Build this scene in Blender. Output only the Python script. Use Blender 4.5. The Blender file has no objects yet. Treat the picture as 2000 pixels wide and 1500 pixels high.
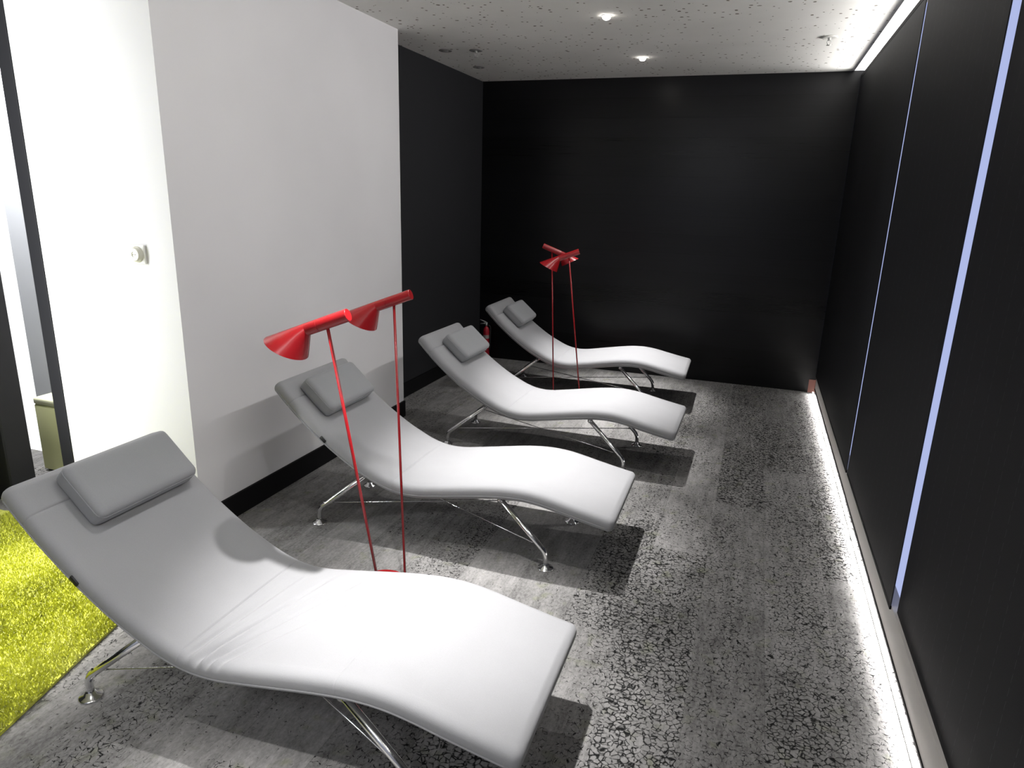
import bpy, bmesh, math, random
from mathutils import Vector, Matrix
random.seed(7)
sc = bpy.context.scene
COL = sc.collection
PI = math.pi

# ------------------------------------------------------------------ helpers
def obj(name, bm, mat=None, parent=None, smooth=True):
    me = bpy.data.meshes.new(name)
    bmesh.ops.recalc_face_normals(bm, faces=bm.faces[:])
    if smooth:
        for f in bm.faces:
            f.smooth = True
    bm.to_mesh(me); bm.free()
    o = bpy.data.objects.new(name, me)
    COL.objects.link(o)
    if mat is not None:
        for m in (mat if isinstance(mat, (list, tuple)) else [mat]):
            me.materials.append(m)
    if parent is not None:
        o.parent = parent
    return o

def tag(o, label=None, cat=None, group=None, kind=None):
    if label: o['label'] = label
    if cat: o['category'] = cat
    if group: o['group'] = group
    if kind: o['kind'] = kind
    return o

def thing(name, label, cat, loc=(0, 0, 0), rotz=0.0, group=None):
    o = bpy.data.objects.new(name, None)
    o.empty_display_size = 0.1
    COL.objects.link(o)
    o.location = loc
    o.rotation_euler = (0, 0, rotz)
    return tag(o, label, cat, group)

def struct(name, bm, mat, smooth=False):
    return tag(obj(name, bm, mat, smooth=smooth), kind='structure')

def add_box(bm, lo, hi, mi=0):
    x0, y0, z0 = lo; x1, y1, z1 = hi
    v = [bm.verts.new(p) for p in [(x0,y0,z0),(x1,y0,z0),(x1,y1,z0),(x0,y1,z0),(x0,y0,z1),(x1,y0,z1),(x1,y1,z1),(x0,y1,z1)]]
    for q in [(3,2,1,0),(4,5,6,7),(0,1,5,4),(1,2,6,5),(2,3,7,6),(3,0,4,7)]:
        f = bm.faces.new([v[i] for i in q]); f.material_index = mi

def box(lo, hi):
    bm = bmesh.new(); add_box(bm, lo, hi); return bm

def bevel_all(bm, w, seg=3):
    bmesh.ops.bevel(bm, geom=bm.edges[:], offset=w, segments=seg, profile=0.5, affect='EDGES', clamp_overlap=True)
    return bm

def rounded(pts, r, n=6):
    """polyline with its corners rounded"""
    P = [Vector(p) for p in pts]
    out = [P[0]]
    for i in range(1, len(P) - 1):
        a, b, c = P[i-1], P[i], P[i+1]
        d1 = (a - b); d2 = (c - b)
        k = min(r, d1.length * .49, d2.length * .49)
        p1 = b + d1.normalized() * k; p2 = b + d2.normalized() * k
        for j in range(n + 1):
            t = j / n
            out.append(p1 * (1-t)**2 + b * 2*t*(1-t) + p2 * t*t)
    out.append(P[-1])
    return out

def add_tube(bm, pts, r, seg=14, cap=True, mi=0):
    P = [Vector(p) for p in pts]
    rad = r if isinstance(r, (list, tuple)) else [r] * len(P)
    T = []
    for i in range(len(P)):
        a = P[max(0, i-1)]; b = P[min(len(P)-1, i+1)]
        T.append((b - a).normalized())
    up = Vector((0, 0, 1)) if abs(T[0].z) < .9 else Vector((1, 0, 0))
    N = T[0].cross(up).normalized()
    rings = []
    for i, p in enumerate(P):
        N = (N - T[i] * N.dot(T[i])).normalized()
        B = T[i].cross(N)
        rings.append([bm.verts.new(p + (N * math.cos(2*PI*k/seg) + B * math.sin(2*PI*k/seg)) * rad[i]) for k in range(seg)])
    for i in range(len(rings) - 1):
        for k in range(seg):
            f = bm.faces.new((rings[i][k], rings[i][(k+1) % seg], rings[i+1][(k+1) % seg], rings[i+1][k])); f.material_index = mi
    if cap:
        for rg in (rings[0], rings[-1]):
            f = bm.faces.new(rg); f.material_index = mi

def add_lathe(bm, prof, seg=32, origin=(0, 0, 0), M=None, mi=0):
    """prof: (radius, height) pairs around local Z"""
    O = Vector(origin)
    rings = []
    for r, z in prof:
        if r < 1e-6:
            p = Vector((0, 0, z)); p = (M @ p if M else p) + O
            rings.append([bm.verts.new(p)])
        else:
            L = []
            for k in range(seg):
                p = Vector((r * math.cos(2*PI*k/seg), r * math.sin(2*PI*k/seg), z))
                p = (M @ p if M else p) + O
                L.append(bm.verts.new(p))
            rings.append(L)
    for a, b in zip(rings[:-1], rings[1:]):
        for k in range(seg):
            k2 = (k+1) % seg
            if len(a) == 1 and len(b) == 1: continue
            if len(a) == 1: f = bm.faces.new((a[0], b[k], b[k2]))
            elif len(b) == 1: f = bm.faces.new((a[k], a[k2], b[0]))
            else: f = bm.faces.new((a[k], a[k2], b[k2], b[k]))
            f.material_index = mi

def autosmooth(o, deg=35):
    me = o.data
    bm = bmesh.new(); bm.from_mesh(me)
    for e in bm.edges:
        if len(e.link_faces) == 2 and e.calc_face_angle(0) > math.radians(deg):
            e.smooth = False
    bm.to_mesh(me); bm.free()
    return o

# ------------------------------------------------------------------ materials
class NT:
    def __init__(self, name):
        self.m = bpy.data.materials.new(name); self.m.use_nodes = True
        self.t = self.m.node_tree; self.t.nodes.clear()
        self.out = self.t.nodes.new('ShaderNodeOutputMaterial')
        self.b = self.t.nodes.new('ShaderNodeBsdfPrincipled')
        self.t.links.new(self.b.outputs[0], self.out.inputs[0])
    def n(self, typ, **kw):
        nd = self.t.nodes.new('ShaderNode' + typ)
        for k, v in kw.items():
            if k.startswith('_'): nd.inputs[k[1:].replace('_', ' ')].default_value = v
            else: setattr(nd, k, v)
        return nd
    def l(self, a, b): self.t.links.new(a, b)
    def set(self, **kw):
        for k, v in kw.items():
            nm = k.replace('_', ' ')
            if nm in ('Base Color', 'Emission Color', 'Specular Tint', 'Sheen Tint') and len(v) == 3: v = (*v, 1)
            self.b.inputs[nm].default_value = v
        return self
    def coord(self, which='Object', scale=None, rot=None):
        c = self.n('TexCoord').outputs[which]
        if scale is not None or rot is not None:
            mp = self.n('Mapping')
            if scale is not None: mp.inputs['Scale'].default_value = scale
            if rot is not None: mp.inputs['Rotation'].default_value = rot
            self.l(c, mp.inputs['Vector']); c = mp.outputs[0]
        return c
    def ramp(self, src, stops, interp='LINEAR'):
        r = self.n('ValToRGB'); r.color_ramp.interpolation = interp
        e = r.color_ramp.elements
        while len(e) < len(stops): e.new(.5)
        for el, (p, c) in zip(e, stops):
            el.position = p; el.color = (*c, 1) if len(c) == 3 else c
        self.l(src, r.inputs[0]); return r.outputs[0]
    def math(self, op, a, b=None, c=None):
        nd = self.n('Math', operation=op)
        for i, v in enumerate((a, b, c)):
            if v is None: continue
            if isinstance(v, (int, float)): nd.inputs[i].default_value = v
            else: self.l(v, nd.inputs[i])
        return nd.outputs[0]
    def mix(self, fac, a, b, blend='MIX'):
        nd = self.n('Mix', data_type='RGBA', blend_type=blend)
        for sock, v in ((0, fac), (6, a), (7, b)):
            if isinstance(v, (int, float)): nd.inputs[sock].default_value = v
            elif isinstance(v, tuple): nd.inputs[sock].default_value = (*v, 1) if len(v) == 3 else v
            else: self.l(v, nd.inputs[sock])
        return nd.outputs[2]
    def bump(self, h, strength=.3, dist=.01):
        nd = self.n('Bump'); nd.inputs['Strength'].default_value = strength; nd.inputs['Distance'].default_value = dist
        self.l(h, nd.inputs['Height']); self.l(nd.outputs[0], self.b.inputs['Normal'])
    def noise(self, vec, scale, detail=3, rough=.55):
        nd = self.n('TexNoise'); nd.inputs['Scale'].default_value = scale
        nd.inputs['Detail'].default_value = detail; nd.inputs['Roughness'].default_value = rough
        self.l(vec, nd.inputs['Vector']); return nd.outputs[0]
    def color(self, src): self.l(src, self.b.inputs['Base Color'])

def simple(name, col, rough=.5, metal=0.0, spec=.5):
    t = NT(name); t.set(Base_Color=col, Roughness=rough, Metallic=metal, Specular_IOR_Level=spec); return t.m

def emit(name, col, strength):
    t = NT(name); t.set(Base_Color=(0, 0, 0), Emission_Color=col, Emission_Strength=strength, Specular_IOR_Level=0.0); return t.m

def m_fabric(name, col):
    t = NT(name)
    c = t.coord('Object')
    n1 = t.noise(c, 420, 2); n2 = t.noise(c, 9, 2)
    k = t.math('ADD', t.math('MULTIPLY', n1, .16), t.math('MULTIPLY', n2, .08))
    fac = t.math('ADD', k, .88)
    v = t.n('Vector' + 'Math', operation='SCALE')
    v.inputs[0].default_value = col
    t.l(fac, v.inputs['Scale'])
    t.color(v.outputs[0])
    t.set(Roughness=.85, Specular_IOR_Level=.2, Sheen_Weight=.15, Sheen_Roughness=.5)
    t.bump(n1, .12, .002)
    return t.m

def m_paint(name, col, bump=.05):
    t = NT(name); c = t.coord('Object')
    n1 = t.noise(c, 160, 4); n2 = t.noise(c, 1.3, 2)
    a = tuple(x * .96 for x in col); b = tuple(min(1, x * 1.03) for x in col)
    t.color(t.ramp(n2, [(.3, a), (.7, b)]))
    t.set(Roughness=.75, Specular_IOR_Level=.25)
    t.bump(n1, bump, .002)
    return t.m

def m_ceiling():
    t = NT('ceiling_acoustic_plaster')
    c = t.coord('Object')
    warp = t.n('TexNoise'); warp.inputs['Scale'].default_value = 30; t.l(c, warp.inputs['Vector'])
    add = t.n('Vector' + 'Math', operation='MULTIPLY_ADD'); t.l(warp.outputs['Color'], add.inputs[0])
    add.inputs[1].default_value = (.02, .02, .0); t.l(c, add.inputs[2])
    vo = t.n('TexVoronoi'); vo.inputs['Scale'].default_value = 26; t.l(add.outputs[0], vo.inputs['Vector'])
    sep = t.n('SeparateColor'); t.l(vo.outputs['Color'], sep.inputs[0])
    thr = t.math('MULTIPLY', sep.outputs[0], .27)
    gate = t.math('GREATER_THAN', sep.outputs[1], .35)
    hole = t.math('MULTIPLY', t.math('LESS_THAN', vo.outputs['Distance'], thr), gate)
    n2 = t.noise(c, 2.2, 3)
    base = t.ramp(n2, [(.3, (.76, .75, .72)), (.7, (.82, .81, .78))])
    t.color(t.mix(hole, base, (.17, .155, .12)))
    t.set(Roughness=.9, Specular_IOR_Level=.1)
    return t.m

def m_carpet():
    t = NT('carpet_tiles')
    c = t.coord('Object')
    # plank tiles 0.25 m x 1.0 m running away from the viewer
    sep = t.n('SeparateXYZ'); t.l(c, sep.inputs[0])
    col = t.math('FLOOR', t.math('DIVIDE', t.math('ADD', sep.outputs[0], 10.05), .25))
    offs = t.math('MULTIPLY', t.math('MODULO', col, 3), .37)
    row = t.math('FLOOR', t.math('DIVIDE', t.math('ADD', t.math('ADD', sep.outputs[1], 10.0), offs), 1.0))
    comb = t.n('CombineXYZ'); t.l(col, comb.inputs[0]); t.l(row, comb.inputs[1])
    wn = t.n('TexWhiteNoise', noise_dimensions='2D'); t.l(comb.outputs[0], wn.inputs['Vector'])
    wsep = t.n('SeparateColor'); t.l(wn.outputs['Color'], wsep.inputs[0])
    # seams of the planks
    fx = t.math('FRACT', t.math('DIVIDE', t.math('ADD', sep.outputs[0], 10.05), .25))
    seam = t.math('LESS_THAN', t.math('MINIMUM', fx, t.math('SUBTRACT', 1.0, fx)), .006)
    # cracked pattern
    warp = t.n('TexNoise'); warp.inputs['Scale'].default_value = 22; warp.inputs['Detail'].default_value = 3; t.l(c, warp.inputs['Vector'])
    add = t.n('Vector' + 'Math', operation='MULTIPLY_ADD'); t.l(warp.outputs['Color'], add.inputs[0])
    add.inputs[1].default_value = (.022, .022, 0); t.l(c, add.inputs[2])
    vo = t.n('TexVoronoi', feature='DISTANCE_TO_EDGE'); vo.inputs['Scale'].default_value = 56; t.l(add.outputs[0], vo.inputs['Vector'])
    # crackle more open to the right of the loungers
    grad = t.n('MapRange'); grad.inputs['From Min'].default_value = -1.0; grad.inputs['From Max'].default_value = -.35
    t.l(sep.outputs[0], grad.inputs['Value'])
    big = t.noise(t.coord('Object', scale=(3.2, .9, 1)), 1.3, 3)
    amt = t.math('ADD', t.math('MULTIPLY', grad.outputs[0], .50), t.math('ADD', t.math('MULTIPLY', t.math('SUBTRACT', wsep.outputs[0], .35), .55), t.math('MULTIPLY', t.math('SUBTRACT', big, .5), 1.3)))
    fine = t.noise(c, 60, 3)
    wdt = t.math('MULTIPLY', t.math('ADD', t.math('SUBTRACT', amt, .19), t.math('MULTIPLY', t.math('SUBTRACT', fine, .5), 1.9)), .26)
    wdt = t.math('MINIMUM', wdt, .26)
    crack = t.n('MapRange'); t.l(vo.outputs['Distance'], crack.inputs['Value'])
    crack.inputs['From Min'].default_value = 0.0
    t.l(t.math('MAXIMUM', wdt, .0001), crack.inputs['From Max'])
    crack.inputs['To Min'].default_value = 1.0; crack.inputs['To Max'].default_value = 0.0
    ck = t.math('MULTIPLY', t.math('MINIMUM', t.math('MULTIPLY', crack.outputs[0], 1.4), 1.0), t.math('GREATER_THAN', wdt, .004))
    brk = t.n('MapRange'); brk.inputs['From Min'].default_value = .36; brk.inputs['From Max'].default_value = .49
    t.l(t.noise(t.coord('Object', scale=(1.0, 1.7, 1)), 34, 2), brk.inputs['Value'])
    ck = t.math('MULTIPLY', ck, brk.outputs[0])
    # streaks along planks
    st = t.noise(t.coord('Object', scale=(13, 2.6, 1)), 2.0, 5, .7)
    pile = t.noise(t.coord('Object', scale=(1.0, .55, 1)), 105, 5, .72)
    blotch = t.noise(c, 7, 3)
    k = t.math('ADD', t.math('MULTIPLY', st, .44), t.math('ADD', t.math('MULTIPLY', pile, .46), t.math('ADD', t.math('MULTIPLY', blotch, .20), t.math('MULTIPLY', wsep.outputs[1], .09))))
    base = t.ramp(k, [(.30, (.020, .019, .019)), (.42, (.075, .073, .072)), (.55, (.165, .161, .158)), (.70, (.252, .246, .242)), (.85, (.36, .35, .345))])
    olive = t.ramp(t.noise(c, 11, 2), [(.60, (1, 1, 1)), (.74, (.86, .90, .70))])
    base = t.mix(.8, base, t.mix(1.0, base, olive, 'MULTIPLY'))
    c2 = t.mix(ck, base, (.012, .012, .012))
    c3 = t.mix(t.math('MULTIPLY', seam, .22), c2, (.02, .02, .02))
    t.color(c3)
    t.set(Roughness=.95, Specular_IOR_Level=.08)
    h = t.math('ADD', t.math('MULTIPLY', pile, .5), t.math('MULTIPLY', ck, -1.0))
    t.bump(h, .5, .004)
    return t.m

def m_planks():
    t = NT('black_plank_wall')
    c = t.coord('Object')
    sep = t.n('SeparateXYZ'); t.l(c, sep.inputs[0])
    q = t.math('DIVIDE', sep.outputs[2], .163)
    fr = t.math('FRACT', q)
    gap = t.math('LESS_THAN', t.math('MINIMUM', fr, t.math('SUBTRACT', 1.0, fr)), .012)
    row = t.math('FLOOR', q)
    wn = t.n('TexWhiteNoise', noise_dimensions='1D'); t.l(row, wn.inputs['W'])
    grain = t.noise(t.coord('Object', scale=(.9, 1, 60)), 2.2, 3, .5)
    k = t.math('ADD', t.math('MULTIPLY', grain, .7), t.math('MULTIPLY', wn.outputs['Value'], .3))
    base = t.ramp(k, [(.3, (.0020, .0020, .0022)), (.7, (.0052, .0052, .0062))])
    t.color(t.mix(gap, base, (.0006, .0006, .0006)))
    rr = t.n('MapRange'); t.l(k, rr.inputs['Value']); rr.inputs['To Min'].default_value = .26; rr.inputs['To Max'].default_value = .31
    t.l(rr.outputs[0], t.b.inputs['Roughness'])
    t.set(Specular_IOR_Level=.32)
    t.bump(t.math('SUBTRACT', t.math('MULTIPLY', grain, .12), t.math('MULTIPLY', gap, 1.0)), .22, .002)
    return t.m

def m_panel():
    t = NT('black_panel_fabric')
    c = t.coord('Object')
    sep = t.n('SeparateXYZ'); t.l(c, sep.inputs[0])
    fr = t.math('FRACT', t.math('DIVIDE', sep.outputs[1], .105))
    line = t.math('LESS_THAN', fr, .02)
    dash = t.math('GREATER_THAN', t.math('FRACT', t.math('MULTIPLY', sep.outputs[2], 28)), .35)
    weave = t.noise(c, 300, 2)
    base = t.ramp(weave, [(.3, (.0065, .0065, .008)), (.7, (.011, .011, .0135))])
    t.color(t.mix(t.math('MULTIPLY', t.math('MULTIPLY', line, dash), .55), base, (.075, .075, .08)))
    t.set(Roughness=.62, Specular_IOR_Level=.22)
    t.bump(weave, .2, .001)
    return t.m

def m_rug(name):
    t = NT(name)
    c = t.coord('Object')
    n1 = t.noise(c, 3.0, 3); n2 = t.noise(c, 55, 2)
    k = t.math('ADD', t.math('MULTIPLY', n1, .6), t.math('MULTIPLY', n2, .4))
    t.color(t.ramp(k, [(.30, (.22, .24, .008)), (.5, (.50, .52, .05)), (.70, (.74, .75, .20))]))
    t.set(Roughness=.95, Specular_IOR_Level=.1, Sheen_Weight=.3)
    return t.m

def m_red():
    t = NT('red_lacquer')
    c = t.coord('Object')
    n = t.noise(c, 14, 2)
    t.color(t.ramp(n, [(.3, (.24, .0075, .011)), (.7, (.28, .009, .012))]))
    t.set(Roughness=.27, Specular_IOR_Level=.5)
    return t.m

def m_chrome():
    t = NT('polished_chrome'); c = t.coord('Object')
    n = t.noise(c, 40, 2)
    rr = t.n('MapRange'); t.l(n, rr.inputs['Value']); rr.inputs['To Min'].default_value = .10; rr.inputs['To Max'].default_value = .22
    t.l(rr.outputs[0], t.b.inputs['Roughness'])
    t.set(Base_Color=(.78, .78, .79), Metallic=1.0)
    return t.m

FAB = m_fabric('grey_wool_upholstery', (.27, .27, .28))
FAB2 = m_fabric('grey_wool_cushion', (.25, .253, .264))
CHROME = m_chrome()
RED = m_red()
WHITE_IN = simple('white_enamel', (.75, .74, .72), .5)
BLACK = simple('black_rubber', (.010, .010, .011), .6)
WALLW = m_paint('white_wall_paint', (.72, .712, .725))
DARKW = m_paint('charcoal_wall_paint', (.018, .0185, .021))
BASEB = simple('black_skirting', (.005, .005, .0055), .7, 0.0, .15)
PANEL = m_panel()
TRIMG = m_paint('grey_aluminium_trim', (.46, .44, .42))
CEIL = m_ceiling()
CARPET = m_carpet()
PLANK = m_planks()

# ------------------------------------------------------------------ camera (metres; viewer stands at x=0, y=0)
CH = 1.6
def cam_axes(yaw, pit, rol):
    cy, sy, cp, sp = math.cos(yaw), math.sin(yaw), math.cos(pit), math.sin(pit)
    f = Vector((-sy*cp, cy*cp, -sp)); r = Vector((cy, sy, 0)); d = f.cross(r)
    cr, sr = math.cos(rol), math.sin(rol)
    return cr*r + sr*d, -sr*r + cr*d, f
r_, d_, f_ = cam_axes(.3331, .2704, -.0282)
cam = bpy.data.cameras.new('camera'); co = bpy.data.objects.new('camera', cam); COL.objects.link(co)
cam.sensor_width = 36; cam.sensor_fit = 'HORIZONTAL'; cam.lens = 1327.83 / 2000 * 36
cam.clip_start = .02
M = Matrix(((r_.x, -d_.x, -f_.x, 0), (r_.y, -d_.y, -f_.y, 0), (r_.z, -d_.z, -f_.z, CH), (0, 0, 0, 1)))
co.matrix_world = M
sc.camera = co

# ------------------------------------------------------------------ room
XW, XD, XP, YB, Y1, Y2, H = -2.326, -2.553, .627, 6.32, 2.287, 4.284, 2.6085
YF = -1.9          # wall behind the viewer
XL = -4.9
struct('floor', box((XL, YF, -.05), (1.0, YB + .1, 0)), CARPET)
bm = box((XL, YF, H), (.568, YB + .1, H + .06)); struct('ceiling', bm, CEIL)
struct('trim_1', box((.568, YF, H + .05), (1.0, YB + .1, H + .11)), TRIMG)     # roof of the light slot
struct('wall_back', box((XD - .1, YB, 0), (1.0, YB + .1, H)), PLANK)
# white projecting wall block: its face towards the loungers and its return towards the viewer
bm = bmesh.new(); add_box(bm, (-3.11, Y1, 0), (XW, Y2, H)); struct('wall_left', bm, WALLW)
struct('wall_niche', box((XD - .1, Y2, 0), (XD, YB, H)), DARKW)
struct('baseboard_left', box((XW, Y1 + .0, 0), (XW + .014, Y2, .118)), BASEB)
struct('baseboard_niche', box((XD, Y2, 0), (XD + .014, YB, .118)), BASEB)
FRONT = m_paint('pale_wall_behind', (.42, .44, .52))
struct('wall_front', box((-2.75, YF - .1, 0), (1.0, YF, H)), FRONT)
struct('wall_front_dark', box((XL, YF - .1, 0), (-2.75, YF, H)), DARKW)
struct('wall_far_left', box((XL - .1, YF, 0), (XL, 2.2, H)), DARKW)
struct('wall_far_left_bright', box((XL - .1, 2.2, 0), (XL, 5.0, H)), simple('bright_white_paint', (.8, .8, .82), .7))
# opening on the far left: black post, dark partition, bright room beyond
struct('trim_2', bevel_all(box((-3.190, Y1 - .004, 0), (-3.111, Y1 + .05, H)), .004, 2), simple('black_metal_post', (.007, .007, .009), .6, 0, .2))
GLB = NT('black_glossy_partition'); GLB.set(Base_Color=(.005, .005, .0055), Roughness=.5, Specular_IOR_Level=.15)
struct('wall_partition', box((XL, Y1 - .09, 0), (-3.475, Y1 - .02, H)), GLB.m)
struct('trim_3', box((-3.475, Y1 - .09, 0), (-3.455, Y1 + .03, H)), simple('dark_grey_edge', (.012, .012, .013), .6, 0, .2))
struct('wall_beyond', box((XL, 4.9, 0), (-3.11, 5.0, H)), simple('bright_white_wall', (.8, .8, .8), .7))

# panel wall on the right: grey rail, dark lip
struct('trim_4', box((.629, YF, .034), (.668, YB, .165)), TRIMG)
struct('trim_5', box((.625, YF, .030), (.668, YB, .039)), BASEB)
struct('wall_right', box((.93, YF, 0), (1.0, YB, H + .05)), simple('dark_recess', (.02, .02, .022), .8))
# daylight behind the sliding panels
wb = box((.690, 0.6, .04), (.71, 6.28, 2.62))
struct('window_1', wb, emit('bluish_daylight_pane', (.54, .62, 1.0), .80))

PANELS = [
    ('tall black fabric sliding panel nearest the viewer, right of the blue light slit', -1.7, 2.538, .640),
    ('tall black fabric sliding panel between the blue light slit and the thin white slit', 2.578, 3.960, .6235),
    ('tall black fabric sliding panel beyond the thin white light slit', 3.986, 5.33, .620),
    ('tall black fabric sliding panel touching the black back wall', 5.335, 6.305, .6205),
]
for lab, ya, yb_, x in PANELS:
    t = thing('sliding_panel', lab, 'panel', (x, (ya + yb_) / 2, .152), group='black sliding panels on the right side')
    hw = (yb_ - ya) / 2
    obj('fabric_sheet', box((0, -hw, .0), (.004, hw, 2.40)), PANEL, t, smooth=False)
    obj('bottom_rail', box((-.001, -hw, -.002), (.006, hw, .012)), BASEB, t, smooth=False)
    obj('top_rail', box((-.001, -hw, 2.40), (.006, hw, 2.425)), BASEB, t, smooth=False)

# LED strips: cove at the ceiling and slot at the floor
LED = emit('led_strip_white', (1.0, .98, .95), 3)
o = obj('ceiling_light_strip', box((.570, YF + .1, H + .003), (.650, YB - .001, H + .014)), LED, smooth=False)
tag(o, 'long white glowing light strip in the ceiling slot above the black panels', 'light strip')
o = obj('floor_light_strip', box((.612, YF + .1, .002), (.624, YB - .01, .010)), LED, smooth=False)
tag(o, 'long white glowing light strip along the carpet under the black panels', 'light strip')
# lit reddish end of the back skirting in the corner
struct('trim_6', box((.573, YB - .006, .0), (.64, YB - .0005, .115)), simple('reddish_brown_wood', (.34, .15, .12), .6))

# ------------------------------------------------------------------ loungers
TOPX = [(-.833, .7052), (-.776, .6442), (-.713, .5821), (-.650, .5273), (-.577, .4691), (-.505, .4183), (-.433, .3731), (-.362, .3357),
        (-.292, .3035), (-.221, .2816), (-.151, .2731), (-.081, .2760), (-.001, .2887), (.080, .3029), (.159, .3171), (.239, .3307), (.318, .3413),
        (.397, .3458), (.467, .3422), (.535, .3317), (.604, .3168), (.683, .3004), (.760, .2856), (.819, .2759)]
# centre line of the shell (about 2.5 cm under the upper surface)
def catmull(P, n):
    out = []
    for i in range(len(P) - 1):
        p0 = P[max(0, i-1)]; p1 = P[i]; p2 = P[i+1]; p3 = P[min(len(P)-1, i+2)]
        for j in range(n):
            t = j / n
            out.append(tuple(.5 * ((2*p1[k]) + (-p0[k]+p2[k])*t + (2*p0[k]-5*p1[k]+4*p2[k]-p3[k])*t*t + (-p0[k]+3*p1[k]-3*p2[k]+p3[k])*t**3) for k in range(2)))
    out.append(P[-1]); return out
PATH = catmull(TOPX, 8)
TH, WD = .064, .580
SEAMS = (-.755, -.225, .31)

def shell_bm(wrinkled):
    bm = bmesh.new()
    n = len(PATH)
    S = [0]
    for i in range(1, n): S.append(S[-1] + math.hypot(PATH[i][0]-PATH[i-1][0], PATH[i][1]-PATH[i-1][1]))
    # extra stations: rounded ends and narrow seam grooves
    st = []
    tot = S[-1]
    def at(s):
        s = max(0, min(tot, s))
        for i in range(1, n):
            if S[i] >= s:
                t = (s - S[i-1]) / max(1e-9, S[i] - S[i-1])
                p = [PATH[i-1][k] + (PATH[i][k]-PATH[i-1][k])*t for k in range(2)]
                a = PATH[max(0, i-2)]; b = PATH[min(n-1, i+1)]
                d = math.hypot(b[0]-a[0], b[1]-a[1])
                return p, ((b[0]-a[0])/d, (b[1]-a[1])/d)
        return list(PATH[-1]), (1, 0)
    ss = []
    R = .022
    for k in range(7):
        a = k / 6 * PI / 2
        ss.append((R * (1 - math.cos(a)) if False else R * (1 - math.cos(a)), R * (1 - math.sin(a))))
    ends = [(R*(1-math.cos(k/6*PI/2)), R*(1-math.sin(k/6*PI/2))) for k in range(7)]   # (distance from end, inset)
    sl = [(d, ins) for d, ins in ends]
    seam_s = []
    for u in SEAMS:
        i = min(range(n), key=lambda j: abs(PATH[j][0] - u)); seam_s.append(S[i])
    nm = 460 if wrinkled else 150
    mids = [R + .008 + (tot - 2*R - .016) * k / nm for k in range(nm + 1)]
    lst = [(d, ins) for d, ins in ends] + [(m, 0) for m in mids if all(abs(m-q) > .008 for q in seam_s)]
    for q, dp in zip(seam_s, (.0026, .0012, .0007) if wrinkled else (.0026, .0002, .0)):
        lst += [(q-.005, 0), (q-.002, dp*.2), (q, dp), (q+.002, dp*.2), (q+.005, 0)]
    lst += [(tot - d, ins) for d, ins in ends]
    lst.sort()
    rings = []
    ny = 44 if wrinkled else 14
    for s, ins in lst:
        (px, pz), (tx, tz) = at(s)
        nx, nz = -tz, tx
        loop = []
        hw = WD/2 - ins; ht = TH/2 - ins
        hw = max(hw, .01); ht = max(ht, .0015)
        rr = min(.027, ht)
        sec = []
        # top from -y to +y, then round the far edge, bottom, near edge
        for k in range(ny + 1): sec.append((-hw + rr + (2*hw - 2*rr) * k / ny, ht))
        for k in range(1, 6):
            a = PI/2 - k * PI / 6; sec.append((hw - rr + rr*math.cos(a), (ht - rr) * (1 if a >= 0 else -1) + rr*math.sin(a)))
        for k in range(5): sec.append((hw - rr - (2*hw - 2*rr) * k / 4, -ht))
        for k in range(1, 6):
            a = -PI/2 - k * PI / 6; sec.append((-hw + rr + rr*math.cos(a), (-1 if k < 3 else (1 if k > 3 else 0)) * (ht - rr) + rr*math.sin(a)))
        for y, q in sec:
            dq = 0
            if q > 0 and ins == 0:
                # the upper face swells slightly in the middle of the width
                dq += .004 * (1 - (2*y/WD)**2)
                if wrinkled:
                    # fan of soft creases on the near half of the seat
                    u = px
                    for (uc, sp, amp, wdt) in ((-.195, .06, .010, .010), (-.155, .15, .024, .013), (-.118, .26, .018, .012), (-.082, .36, .010, .013)):
                        f = (y + WD/2) / WD
                        cen = uc + sp * f
                        fade = max(0, 1 - f * 1.12) ** .8 * min(1, (f + .05) * 6)
                        dq -= amp * fade * math.exp(-((u - cen)/wdt)**2)
                        dq += amp * .7 * fade * math.exp(-((u - cen - .017)/wdt)**2)
            loop.append(bm.verts.new((px + nx*(q+dq), y, pz + nz*(q+dq))))
        rings.append(loop)
    m = len(rings[0])
    for a, b in zip(rings[:-1], rings[1:]):
        for k in range(m):
            bm.faces.new((a[k], a[(k+1) % m], b[(k+1) % m], b[k]))
    bm.faces.new(rings[0]); bm.faces.new(rings[-1][::-1])
    return bm

def edge_line(side, off=-.012):
    pts = []
    for i in range(3, len(PATH) - 3, 3):
        a = PATH[i-1]; b = PATH[i+1]; d = math.hypot(b[0]-a[0], b[1]-a[1])
        nx, nz = -(b[1]-a[1])/d, (b[0]-a[0])/d
        pts.append((PATH[i][0] + nx*off, side * (WD/2 - .0015), PATH[i][1] + nz*off))
    return pts

def under(u):
    i = min(range(len(PATH)), key=lambda j: abs(PATH[j][0] - u))
    a = PATH[max(0, i-1)]; b = PATH[min(len(PATH)-1, i+1)]; d = math.hypot(b[0]-a[0], b[1]-a[1])
    return PATH[i][1] - TH/2 / max(.3, (b[0]-a[0])/d)

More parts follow.
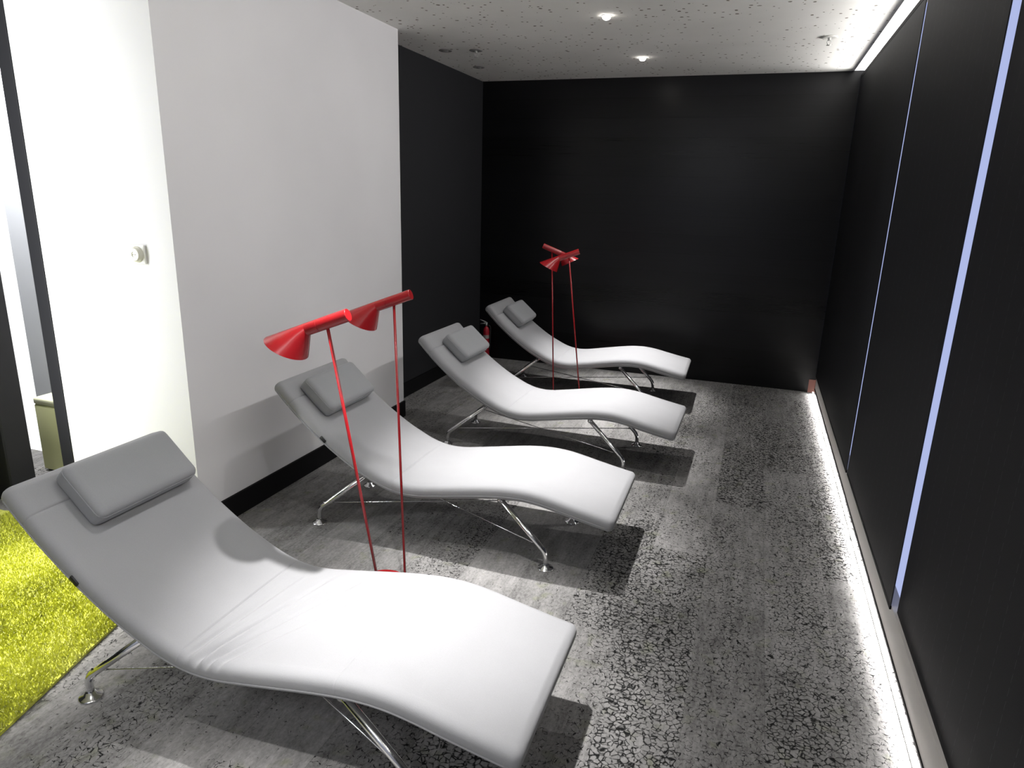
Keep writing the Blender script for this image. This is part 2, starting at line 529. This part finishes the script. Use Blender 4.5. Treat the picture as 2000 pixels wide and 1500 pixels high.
def make_lounger(wrinkled, tagged=True):
    root = thing('lounge_chair', 'x', 'lounge chair', group='grey loungers in a row')
    sh = obj('upholstered_shell', shell_bm(wrinkled), FAB, root)
    for s in (-1, 1):
        bm = bmesh.new(); add_tube(bm, edge_line(s), .0026, 8)
        obj('piping', bm, FAB, sh)
    V = .243
    zL, zR = under(-.385) - .012, under(.30) - .012
    for s in (-1, 1):
        for foot, top, z in (((-.652, s*V), (-.375, s*V), zL), ((.522, s*V), (.302, s*V), zR)):
            bm = bmesh.new()
            pts = rounded([(foot[0], foot[1], .006), (foot[0], foot[1], .075), (top[0], top[1], z)], .045, 8)
            add_tube(bm, pts, .0125, 16)
            lg = obj('leg', bm, CHROME, root)
            bm = bmesh.new()
            add_lathe(bm, [(0, 0), (.036, 0), (.037, .003), (.034, .006), (.020, .011), (.015, .02), (0, .02)], 28, (foot[0], foot[1], 0))
            obj('foot_disc', bm, CHROME, lg)
    for u, z in ((-.375, zL), (.302, zR)):
        bm = bmesh.new(); add_tube(bm, [(u, -V - .012, z), (u, V + .012, z)], .0125, 16)
        cb = obj('crossbar', bm, CHROME, root)
        for s in (-1, 1):
            bm = bevel_all(box((u - .03, s*V*.72 - .02, z + .004), (u + .03, s*V*.72 + .02, z + .026)), .004, 2)
            obj('bracket', bm, BLACK, cb)
    zw = .112
    def on_leg(foot, top, zt):
        t = (zw - .075) / (zt - .075); return foot + (top - foot) * t
    uL = on_leg(-.652, -.375, zL); uR = on_leg(.522, .302, zR)
    for s, dz in ((-1, .004), (1, -.004)):
        bm = bmesh.new(); add_tube(bm, [(uL, s*V, zw + dz), (uR, -s*V, zw + dz)], .0028, 8)
        for uu, vv, q in ((uL, s*V, 1), (uR, -s*V, -1)):
            d = Vector((uR - uL, -2*s*V, 0)).normalized() * q
            a = Vector((uu, vv, zw + dz)); add_tube(bm, [a - d*.016, a + d*.03], .0048, 10)
        obj('brace_wire', bm, CHROME, root)
    if not tagged: return root
    bm = bevel_all(box((-.600, -WD/2 - .004, .459), (-.566, -WD/2 + .004, .475)), .0015, 1)
    bmesh.ops.rotate(bm, verts=bm.verts[:], cent=(-.58, 0, .459), matrix=Matrix.Rotation(math.radians(42), 3, 'Y'))
    o = obj('fabric_tag', bm, BLACK, root); o['label'] = 'small black fabric tag'
    return root

def copy_tree(o, parent=None):
    c = o.copy(); COL.objects.link(c)
    if parent is not None: c.parent = parent
    for ch in list(o.children): copy_tree(ch, c)
    return c

LOUNGERS = [
    (-1.211, 1.549, 0.004, 'grey upholstered lounger with creased seat nearest the viewer, in the foreground'),
    (-1.247, 2.854, 0.008, 'second grey lounger from the viewer, behind the two nearest red lamps'),
    (-1.130, 4.114, -0.008, 'third grey lounger from the viewer, in front of the two far red lamps'),
    (-1.223, 5.519, 0.022, 'farthest grey lounger, against the black back wall behind the two far red lamps'),
]
first = make_lounger(True); second = make_lounger(False)
third = make_lounger(False, False)
roots = [first, second, third, copy_tree(third)]
for o, (x, y, rz, lab) in zip(roots, LOUNGERS):
    o.location = (x, y, 0); o.rotation_euler = (0, 0, rz); o['label'] = lab

# ------------------------------------------------------------------ headrest cushions
def cushion_bm(L=.40, W=.205, T=.080):
    bm = bmesh.new()
    nx, ny = 14, 22
    bmesh.ops.create_cube(bm, size=1)
    bmesh.ops.scale(bm, vec=(W, L, T), verts=bm.verts[:])
    bmesh.ops.bevel(bm, geom=bm.edges[:], offset=.026, segments=5, profile=.55, affect='EDGES', clamp_overlap=True)
    bmesh.ops.subdivide_edges(bm, edges=[e for e in bm.edges if e.calc_length() > .06], cuts=9, use_grid_fill=True)
    for v in bm.verts:
        a = 1 - (2*v.co.x/W)**2; b = 1 - (2*v.co.y/L)**2
        if abs(v.co.z) > T*.3: v.co.z += math.copysign(.006 * max(0, a) * max(0, b), v.co.z)
    return bm

def seam_loop(L=.40, W=.205, z=.0):
    pts = []
    r = .027; hx, hy = W/2 + .0005, L/2 + .0005
    for cx, cy, a0 in ((hx-r, hy-r, 0), (-hx+r, hy-r, 90), (-hx+r, -hy+r, 180), (hx-r, -hy+r, 270)):
        for k in range(7):
            a = math.radians(a0 + 15*k); pts.append((cx + r*math.cos(a), cy + r*math.sin(a), z))
    pts.append(pts[0])
    return pts

CUSH = [  # lounger, u on shell, y offset
    (0, -.735, .035, 'grey oblong headrest cushion on the nearest lounger in the foreground'),
    (1, -.715, -.010, 'grey oblong headrest cushion on the second lounger, partly behind a red lamp stem'),
    (2, -.700, .050, 'grey oblong headrest cushion on the third lounger from the viewer'),
    (3, -.688, .040, 'grey oblong headrest cushion on the farthest lounger by the black back wall'),
]
cush0 = None
for li, u, dy, lab in CUSH:
    if cush0 is None:
        c = obj('headrest_cushion', cushion_bm(), FAB2); cush0 = c
        bm = bmesh.new(); add_tube(bm, seam_loop(z=.018), .0016, 6, cap=False); obj('piping', bm, FAB2, c)
    else:
        c = copy_tree(cush0)
    i = min(range(len(PATH)), key=lambda j: abs(PATH[j][0] - u))
    a, b = PATH[i-2], PATH[i+2]
    d = Vector((b[0]-a[0], 0, b[1]-a[1])).normalized(); nrm = Vector((-d.z, 0, d.x))
    x, y, rz, _ = LOUNGERS[li]
    p = Vector((PATH[i][0], dy, PATH[i][1])) + nrm * (TH/2 + .040 + .006)
    Rm = Matrix((d, (0, 1, 0), nrm)).transposed().to_4x4()
    c.matrix_world = Matrix.Translation((x, y, 0)) @ Matrix.Rotation(rz, 4, 'Z') @ Matrix.Translation(p) @ Rm
    tag(c, lab, 'cushion', 'headrest cushions on the loungers')

# ------------------------------------------------------------------ red floor lamps
def make_lamp(label, tail, phi, base_c, stem_foot, group):
    """tail: centre of the rear end of the head; phi: direction the shade points (x, y); stem_foot: where the stem meets the base"""
    t = thing('floor_lamp', label, 'lamp', (base_c[0], base_c[1], 0), group=group)
    O = Vector((base_c[0], base_c[1], 0))
    ea = Vector((phi[0], phi[1], 0)).normalized(); ez = Vector((0, 0, 1)); ec = ez.cross(ea)
    T = Vector(tail) - O
    tilt = math.radians(21)
    ax = ea * math.cos(tilt) - ez * math.sin(tilt)         # along the body towards the shade
    up = ea * math.sin(tilt) + ez * math.cos(tilt)
    r = .0205; L = .150
    Mx = Matrix((ec, up, ax)).transposed()                 # local z = ax
    bm = bmesh.new()
    add_lathe(bm, [(0, 0), (r - .0012, 0), (r, .0012), (r, .106), (r - .0008, .1066), (r - .0008, .1074), (r, .108), (r, L)], 36, T, Mx)
    o = autosmooth(obj('lamp_body', bm, RED, t), 40)
    # shade: oblique cone from the end of the body to a tilted round mouth
    def P(a, b): return T + ea * a + ez * b
    Mo, Mi = P(.280, -.086), P(.150, -.151)
    cen = (Mo + Mi) / 2; rad = (Mo - Mi).length / 2; e1 = (Mo - Mi).normalized()
    top_c = T + ax * L
    bm = bmesh.new()
    seg = 48; rings = []
    for (k, shrink) in [(0, 0), (.25, 0), (.5, 0), (.75, 0), (1, 0), (1, .0016), (.7, .0016), (.4, .0016), (.12, .0016)]:
        L_ = []
        for j in range(seg):
            a = 2*PI*j/seg
            p0 = top_c + up * (r - shrink) * math.cos(a) + ec * (r - shrink) * math.sin(a)
            p1 = cen + e1 * (rad - shrink) * math.cos(a) + ec * (rad - shrink) * math.sin(a)
            L_.append(bm.verts.new(p0.lerp(p1, k)))
        rings.append(L_)
    for i, (A, B) in enumerate(zip(rings[:-1], rings[1:])):
        for j in range(seg):
            f = bm.faces.new((A[j], A[(j+1) % seg], B[(j+1) % seg], B[j]))
            f.material_index = 1 if i >= 5 else 0
    f = bm.faces.new(rings[-1]); f.material_index = 1
    shd = autosmooth(obj('lamp_shade', bm, [RED, WHITE_IN], t), 50)
    bm = bmesh.new()
    bc = top_c.lerp(cen, .42); bn = (cen - top_c).normalized()
    s = bn.cross(ec).normalized()
    add_lathe(bm, [(0, -.035), (.012, -.035), (.012, -.01), (.02, .005), (.024, .02), (.018, .036), (0, .043)], 20, bc, Matrix((ec, s, bn)).transposed())
    o = obj('bulb', bm, simple('frosted_bulb_off', (.7, .7, .68), .3), shd)
    # stem
    a = T + ax * .082 - up * (r - .003)
    b = Vector((stem_foot[0], stem_foot[1], .012)) - O
    bm = bmesh.new(); add_tube(bm, [a, b], .0052, 14); obj('stem', bm, RED, t)
    # base: heavy round foot with a round hole
    bm = bmesh.new()
    R0 = .108; hc = Vector((b.x, b.y, 0)) * -.15; rh = .030
    seg = 48; A = []
    for prof_r, z in ((R0 - .006, 0), (R0, .004), (R0, .010), (R0 - .006, .016)):
        A.append([bm.verts.new((prof_r*math.cos(2*PI*j/seg), prof_r*math.sin(2*PI*j/seg), z)) for j in range(seg)])
    Hh = []
    for z in (.016, 0):
        Hh.append([bm.verts.new((hc.x + rh*math.cos(2*PI*j/seg), hc.y + rh*math.sin(2*PI*j/seg), z)) for j in range(seg)])
    loops = A + Hh + [A[0]]
    for p, q in zip(loops[:-1], loops[1:]):
        for j in range(seg):
            bm.faces.new((p[j], p[(j+1) % seg], q[(j+1) % seg], q[j]))
    o = autosmooth(obj('base', bm, RED, t), 50)
    return t

GRP = 'red floor lamps between the loungers'
make_lamp('red floor lamp nearest the viewer, its lit end cap in front of the other lamp', (-1.159, 1.790, 1.232), (-.21, -.030), (-1.235, 1.985), (-1.168, 1.985), GRP)
make_lamp('red floor lamp just behind the nearest one, its head crossing the white wall edge', (-1.238, 2.352, 1.220), (-.21, -.03), (-1.320, 2.222), (-1.225, 2.245), GRP)
make_lamp('far red floor lamp whose shade points right, crossing behind the other far lamp', (-1.560, 5.16, 1.230), (.21, .03), (-1.47, 5.08), (-1.40, 5.08), GRP)
make_lamp('far red floor lamp whose shade points left, in front of the other far lamp', (-1.185, 4.81, 1.228), (-.21, -.045), (-1.215, 4.965), (-1.145, 4.965), GRP)

# ------------------------------------------------------------------ fire extinguisher in the corner
t = thing('fire_extinguisher', 'slim red fire extinguisher standing in the far left corner', 'fire extinguisher', (-2.440, 6.225, 0))
bm = bmesh.new()
add_lathe(bm, [(0, 0), (.030, 0), (.033, .004), (.033, .285), (.031, .305), (.024, .322), (.012, .332), (.010, .345), (0, .345)], 32)
cyl = obj('cylinder', bm, simple('extinguisher_red', (.45, .01, .025), .28), t)
bm = bmesh.new()
add_lathe(bm, [(.0333, .218), (.0336, .219), (.0336, .252), (.0333, .253)], 32)
o = obj('label_band', bm, simple('grey_label', (.30, .29, .27), .6), cyl); o['label'] = 'pale grey label band'
bm = bmesh.new()
for z0, z1, a0, a1 in ((.196, .206, 200, 300), (.172, .186, 215, 285), (.148, .162, 210, 295), (.120, .136, 205, 270), (.095, .105, 215, 300)):
    ring = []
    for k in range(9):
        a = math.radians(a0 + (a1 - a0) * k / 8)
        ring.append((bm.verts.new((.0335*math.cos(a), .0335*math.sin(a), z0)), bm.verts.new((.0335*math.cos(a), .0335*math.sin(a), z1))))
    for p, q in zip(ring[:-1], ring[1:]): bm.faces.new((p[0], q[0], q[1], p[1]))
o = obj('print_marks', bm, simple('faded_white_print', (.42, .24, .25), .6), cyl); o['label'] = 'faded pale print on the red body'
bm = bmesh.new(); add_lathe(bm, [(0, .34), (.012, .34), (.013, .35), (.013, .372), (.008, .38), (0, .38)], 20); add_box(bm, (-.03, -.006, .366), (-.008, .006, .376))
valve = obj('valve', bm, simple('brushed_steel', (.6, .6, .58), .3, 1.0), t)
bm = bmesh.new(); add_tube(bm, rounded([(.004, 0, .376), (-.03, -.01, .392), (-.062, -.02, .404)], .01), .0048, 8); add_tube(bm, rounded([(0, 0, .362), (-.03, -.01, .366), (-.058, -.018, .362)], .01), .0045, 8)
obj('handle', bm, simple('steel_handle', (.62, .62, .60), .35, 1.0), t)
bm = bmesh.new(); add_tube(bm, rounded([(.010, 0, .356), (.045, -.004, .34), (.043, -.006, .16), (.040, -.01, .10)], .03), .0065, 10)
obj('hose', bm, BLACK, t)

# ------------------------------------------------------------------ wall fitting on the lit white return
t = thing('wall_fitting', 'small square white wall fitting with protruding round knob on the bright wall', 'wall fitting', (-2.522, Y1, 1.310))
obj('plate', bevel_all(box((-.041, -.010, -.041), (.041, 0, .041)), .004, 3), simple('white_plastic', (.78, .78, .74), .35), t)
bm = bmesh.new()
Mr = Matrix.Rotation(PI/2, 3, 'X')
add_lathe(bm, [(.036, .009), (.035, .014), (.030, .018), (.029, .026), (.026, .029), (.012, .029), (.011, .027), (0, .027)], 36, (0, 0, 0), Mr)
k = autosmooth(obj('knob', bm, simple('cream_plastic', (.62, .61, .52), .4), t), 40)
bm = bmesh.new()
for dx in (-.006, .006): add_lathe(bm, [(0, .0268), (.0024, .0268), (.0024, .0276), (0, .0276)], 12, (dx, 0, .0), Mr)
obj('dimples', bm, simple('dark_dimples', (.16, .15, .10), .6), k)

# ------------------------------------------------------------------ ceiling fittings
def downlight(x, y, lab):
    t = thing('ceiling_downlight', lab, 'downlight', (x, y, H), group='round ceiling downlights')
    bm = bmesh.new(); add_lathe(bm, [(.0275, -.0005), (.028, -.003), (.0255, -.004), (.0245, -.0005)], 36)
    obj('trim_ring', bm, simple('white_ring', (.8, .8, .78), .4), t)
    bm = bmesh.new(); add_lathe(bm, [(.024, -.001), (.024, -.008), (.021, -.017), (.012, -.023), (0, -.025)], 32)
    obj('lens', bm, emit('downlight_lens', (1, .95, .88), 22), t)
downlight(-.957, 4.241, 'round glowing ceiling downlight nearer the viewer')
downlight(-.948, 5.480, 'round glowing ceiling downlight nearer the black back wall')

def rosette(name, x, y, lab, cat, head, ring):
    t = thing(name, lab, cat, (x, y, H))
    bm = bmesh.new(); add_lathe(bm, [(.0, -.001), (.047, -.001), (.050, -.004), (.044, -.007), (.030, -.005), (0, -.005)], 32)
    obj('cover_plate', bm, ring, t)
    if head:
        W = simple('white_metal', (.42, .42, .40), .5)
        bm = bmesh.new(); add_lathe(bm, [(0, -.004), (.010, -.004), (.009, -.02), (0, -.02)], 16); hd = obj('body', bm, W, t)
        bm = bmesh.new()
        for s in (-1, 1): add_tube(bm, rounded([(s*.008, 0, -.018), (s*.013, 0, -.030), (s*.003, 0, -.046)], .008), .0022, 6)
        obj('yoke', bm, W, hd)
        bm = bmesh.new(); add_lathe(bm, [(0, -.046), (.014, -.046), (.014, -.048), (0, -.048)], 20); obj('deflector', bm, W, hd)
    else:
        bm = bmesh.new(); add_lathe(bm, [(0, -.005), (.022, -.005), (.020, -.011), (0, -.012)], 24)
        obj('inner_cap', bm, ring, t)
GREYR = simple('grey_ring', (.20, .195, .19), .5)
LGR = simple('pale_ring', (.68, .67, .64), .6)
rosette('ceiling_cover', -2.299, 4.95, 'flat grey ceiling cover left of the sprinkler with grey plate', 'ceiling cover', False, GREYR)
rosette('ceiling_cover', -2.310, 5.62, 'flat grey ceiling cover nearest the far left corner', 'ceiling cover', False, GREYR)
rosette('sprinkler', -2.075, 4.99, 'ceiling sprinkler with grey plate above the dark niche wall', 'sprinkler', True, GREYR)
rosette('sprinkler', .285, 5.06, 'pale ceiling sprinkler near the bright ceiling light strip', 'sprinkler', True, LGR)

# ------------------------------------------------------------------ green rug
RUGM = m_rug('lime_shag'); 
OUT = [(-2.30, 2.22), (-2.13, 1.72), (-2.03, 1.34), (-1.90, .85), (-1.62, -.2), (-4.6, -.2), (-4.6, 2.10), (-3.4, 2.10), (-3.05, 2.22)]
bm = bmesh.new()
lo = [bm.verts.new((x, y, .001)) for x, y in OUT]; hi = [bm.verts.new((x, y, .010)) for x, y in OUT]
for i in range(len(OUT)): bm.faces.new((lo[i], lo[(i+1) % len(OUT)], hi[(i+1) % len(OUT)], hi[i]))
bm.faces.new(lo); bm.faces.new(hi)
rug = obj('rug', bm, RUGM, smooth=False)
tag(rug, 'lime green shaggy rug on the carpet at the left, beside the nearest lounger', 'rug')
def inside(x, y):
    c = False; n = len(OUT); j = n - 1
    for i in range(n):
        xi, yi = OUT[i]; xj, yj = OUT[j]
        if (yi > y) != (yj > y) and x < (xj-xi)*(y-yi)/(yj-yi) + xi: c = not c
        j = i
    return c
verts, faces = [], []
cnt = 0
while cnt < 90000:
    x = random.uniform(-3.35, -1.85); y = random.uniform(.75, 2.22)
    if not inside(x, y): continue
    cnt += 1
    h = random.uniform(.008, .018); a = random.uniform(0, 2*PI); wv = .0028
    dx, dy = random.gauss(0, .005), random.gauss(0, .005)
    ca, sa = math.cos(a)*wv, math.sin(a)*wv
    b = len(verts)
    verts += [(x-ca, y-sa, .008), (x+ca, y+sa, .008), (x+dx+ca*.6, y+dy+sa*.6, .008+h), (x+dx-ca*.6, y+dy-sa*.6, .008+h)]
    faces.append((b, b+1, b+2, b+3))
me = bpy.data.meshes.new('pile'); me.from_pydata(verts, [], faces); me.materials.append(RUGM)
pile = bpy.data.objects.new('pile', me); COL.objects.link(pile); pile.parent = rug; pile['kind'] = 'stuff'

# ------------------------------------------------------------------ seen through the opening: pale green block and white column
struct('wall_column', box((-3.975, 2.75, 0), (-3.30, 2.85, H)), simple('white_column_paint', (.62, .64, .68), .45))
t = thing('ottoman', 'pale green box seat beyond the black post at the left edge', 'ottoman', (-3.53, 2.645, 0))
bm = bevel_all(box((-.188, -.095, .012), (.20, .095, .400)), .008, 3)
obj('seat_block', bm, m_fabric('pale_green_cloth', (.66, .68, .34)), t)
bm = bevel_all(box((-.190, -.097, .400), (.202, .097, .440)), .012, 3)
o = obj('seat_pad', bm, m_fabric('pale_pad_cloth', (.72, .73, .50)), t)
bm = box((-.175, -.082, 0), (.187, .082, .014)); obj('plinth', bm, BLACK, t, smooth=False)
struct('wall_strip_glow', box((XL, 2.755, .0), (-3.985, 2.775, H)), emit('white_strip_glow', (1, 1, 1), 1.3))  # self-glowing panel added as the bright white wall strip; no real window

# ------------------------------------------------------------------ lights
def spot(name, loc, energy, angle=95, blend=.7, radius=.03, col=(1, .982, .965), rot=(0, 0, 0)):
    l = bpy.data.lights.new(name, 'SPOT'); l.energy = energy; l.spot_size = math.radians(angle); l.spot_blend = blend
    l.shadow_soft_size = radius; l.color = col
    o = bpy.data.objects.new(name, l); COL.objects.link(o); o.location = loc; o.rotation_euler = rot; return o
def area(name, loc, direction, sx, sy, energy, col=(1, 1, 1), yaxis=(0, 1, 0), spread=180):
    l = bpy.data.lights.new(name, 'AREA'); l.shape = 'RECTANGLE'; l.size = sx; l.size_y = sy; l.energy = energy; l.color = col
    l.spread = math.radians(spread)
    o = bpy.data.objects.new(name, l); COL.objects.link(o)
    z = -Vector(direction).normalized(); y = Vector(yaxis); x = y.cross(z).normalized(); y = z.cross(x)
    m = Matrix((x, y, z)).transposed().to_4x4(); m.translation = Vector(loc); o.matrix_world = m; return o

for lx, y in ((-.95, -.72), (-.93, .52), (-.915, 1.76), (-.945, 3.0), (-.955, 4.24), (-.95, 5.48)):
    spot('downlight_beam', (lx, y, H - .05), 570, 43, 1.0, .026)
    spot('downlight_spill', (lx, y, H - .05), 54, 96, 1.0, .026)
area('rear_fill', (-1.0, -1.0, 2.5), (0, .1, -1), .8, .8, 30, (.94, .96, 1))  # added fill behind the viewer, lifts the near floor and the wall behind
area('cove_light', (.60, 2.3, H - .085), (-1, 0, -.10), .045, 7.8, 41, (1, .98, .96), spread=125)
area('floor_slot_light', (.620, 2.3, .026), (-1, 0, -1.9), .012, 7.9, 60, (1, .98, .96), spread=135)
# light of the neighbouring room on the left
area('neighbour_light', (-3.35, 1.55, 1.35), (.55, .83, .06), .06, 2.2, 25, (.96, .98, 1), (0, 0, 1), spread=140)
area('beyond_light', (-4.2, 4.0, 2.5), (-.1, .5, -1), 1.0, 1.0, 420, (1, 1, 1))
area('column_fill', (-3.75, 2.50, 2.52), (0, .25, -1), .5, .12, 70, (1, 1, 1), (0, 1, 0))  # added lamp out of view, only brightens the column face
spot('rug_light', (-3.7, 1.35, 2.4), 1350, 36, .8, .12, (1, .98, .92), (0, math.radians(-21), 0))

w = bpy.data.worlds.new('world'); sc.world = w; w.use_nodes = True
w.node_tree.nodes['Background'].inputs[0].default_value = (.5, .52, .6, 1)
w.node_tree.nodes['Background'].inputs[1].default_value = .03

sc.view_settings.view_transform = 'Standard'
sc.view_settings.look = 'None'
sc.view_settings.exposure = 0.0
sc.view_settings.gamma = 1.0
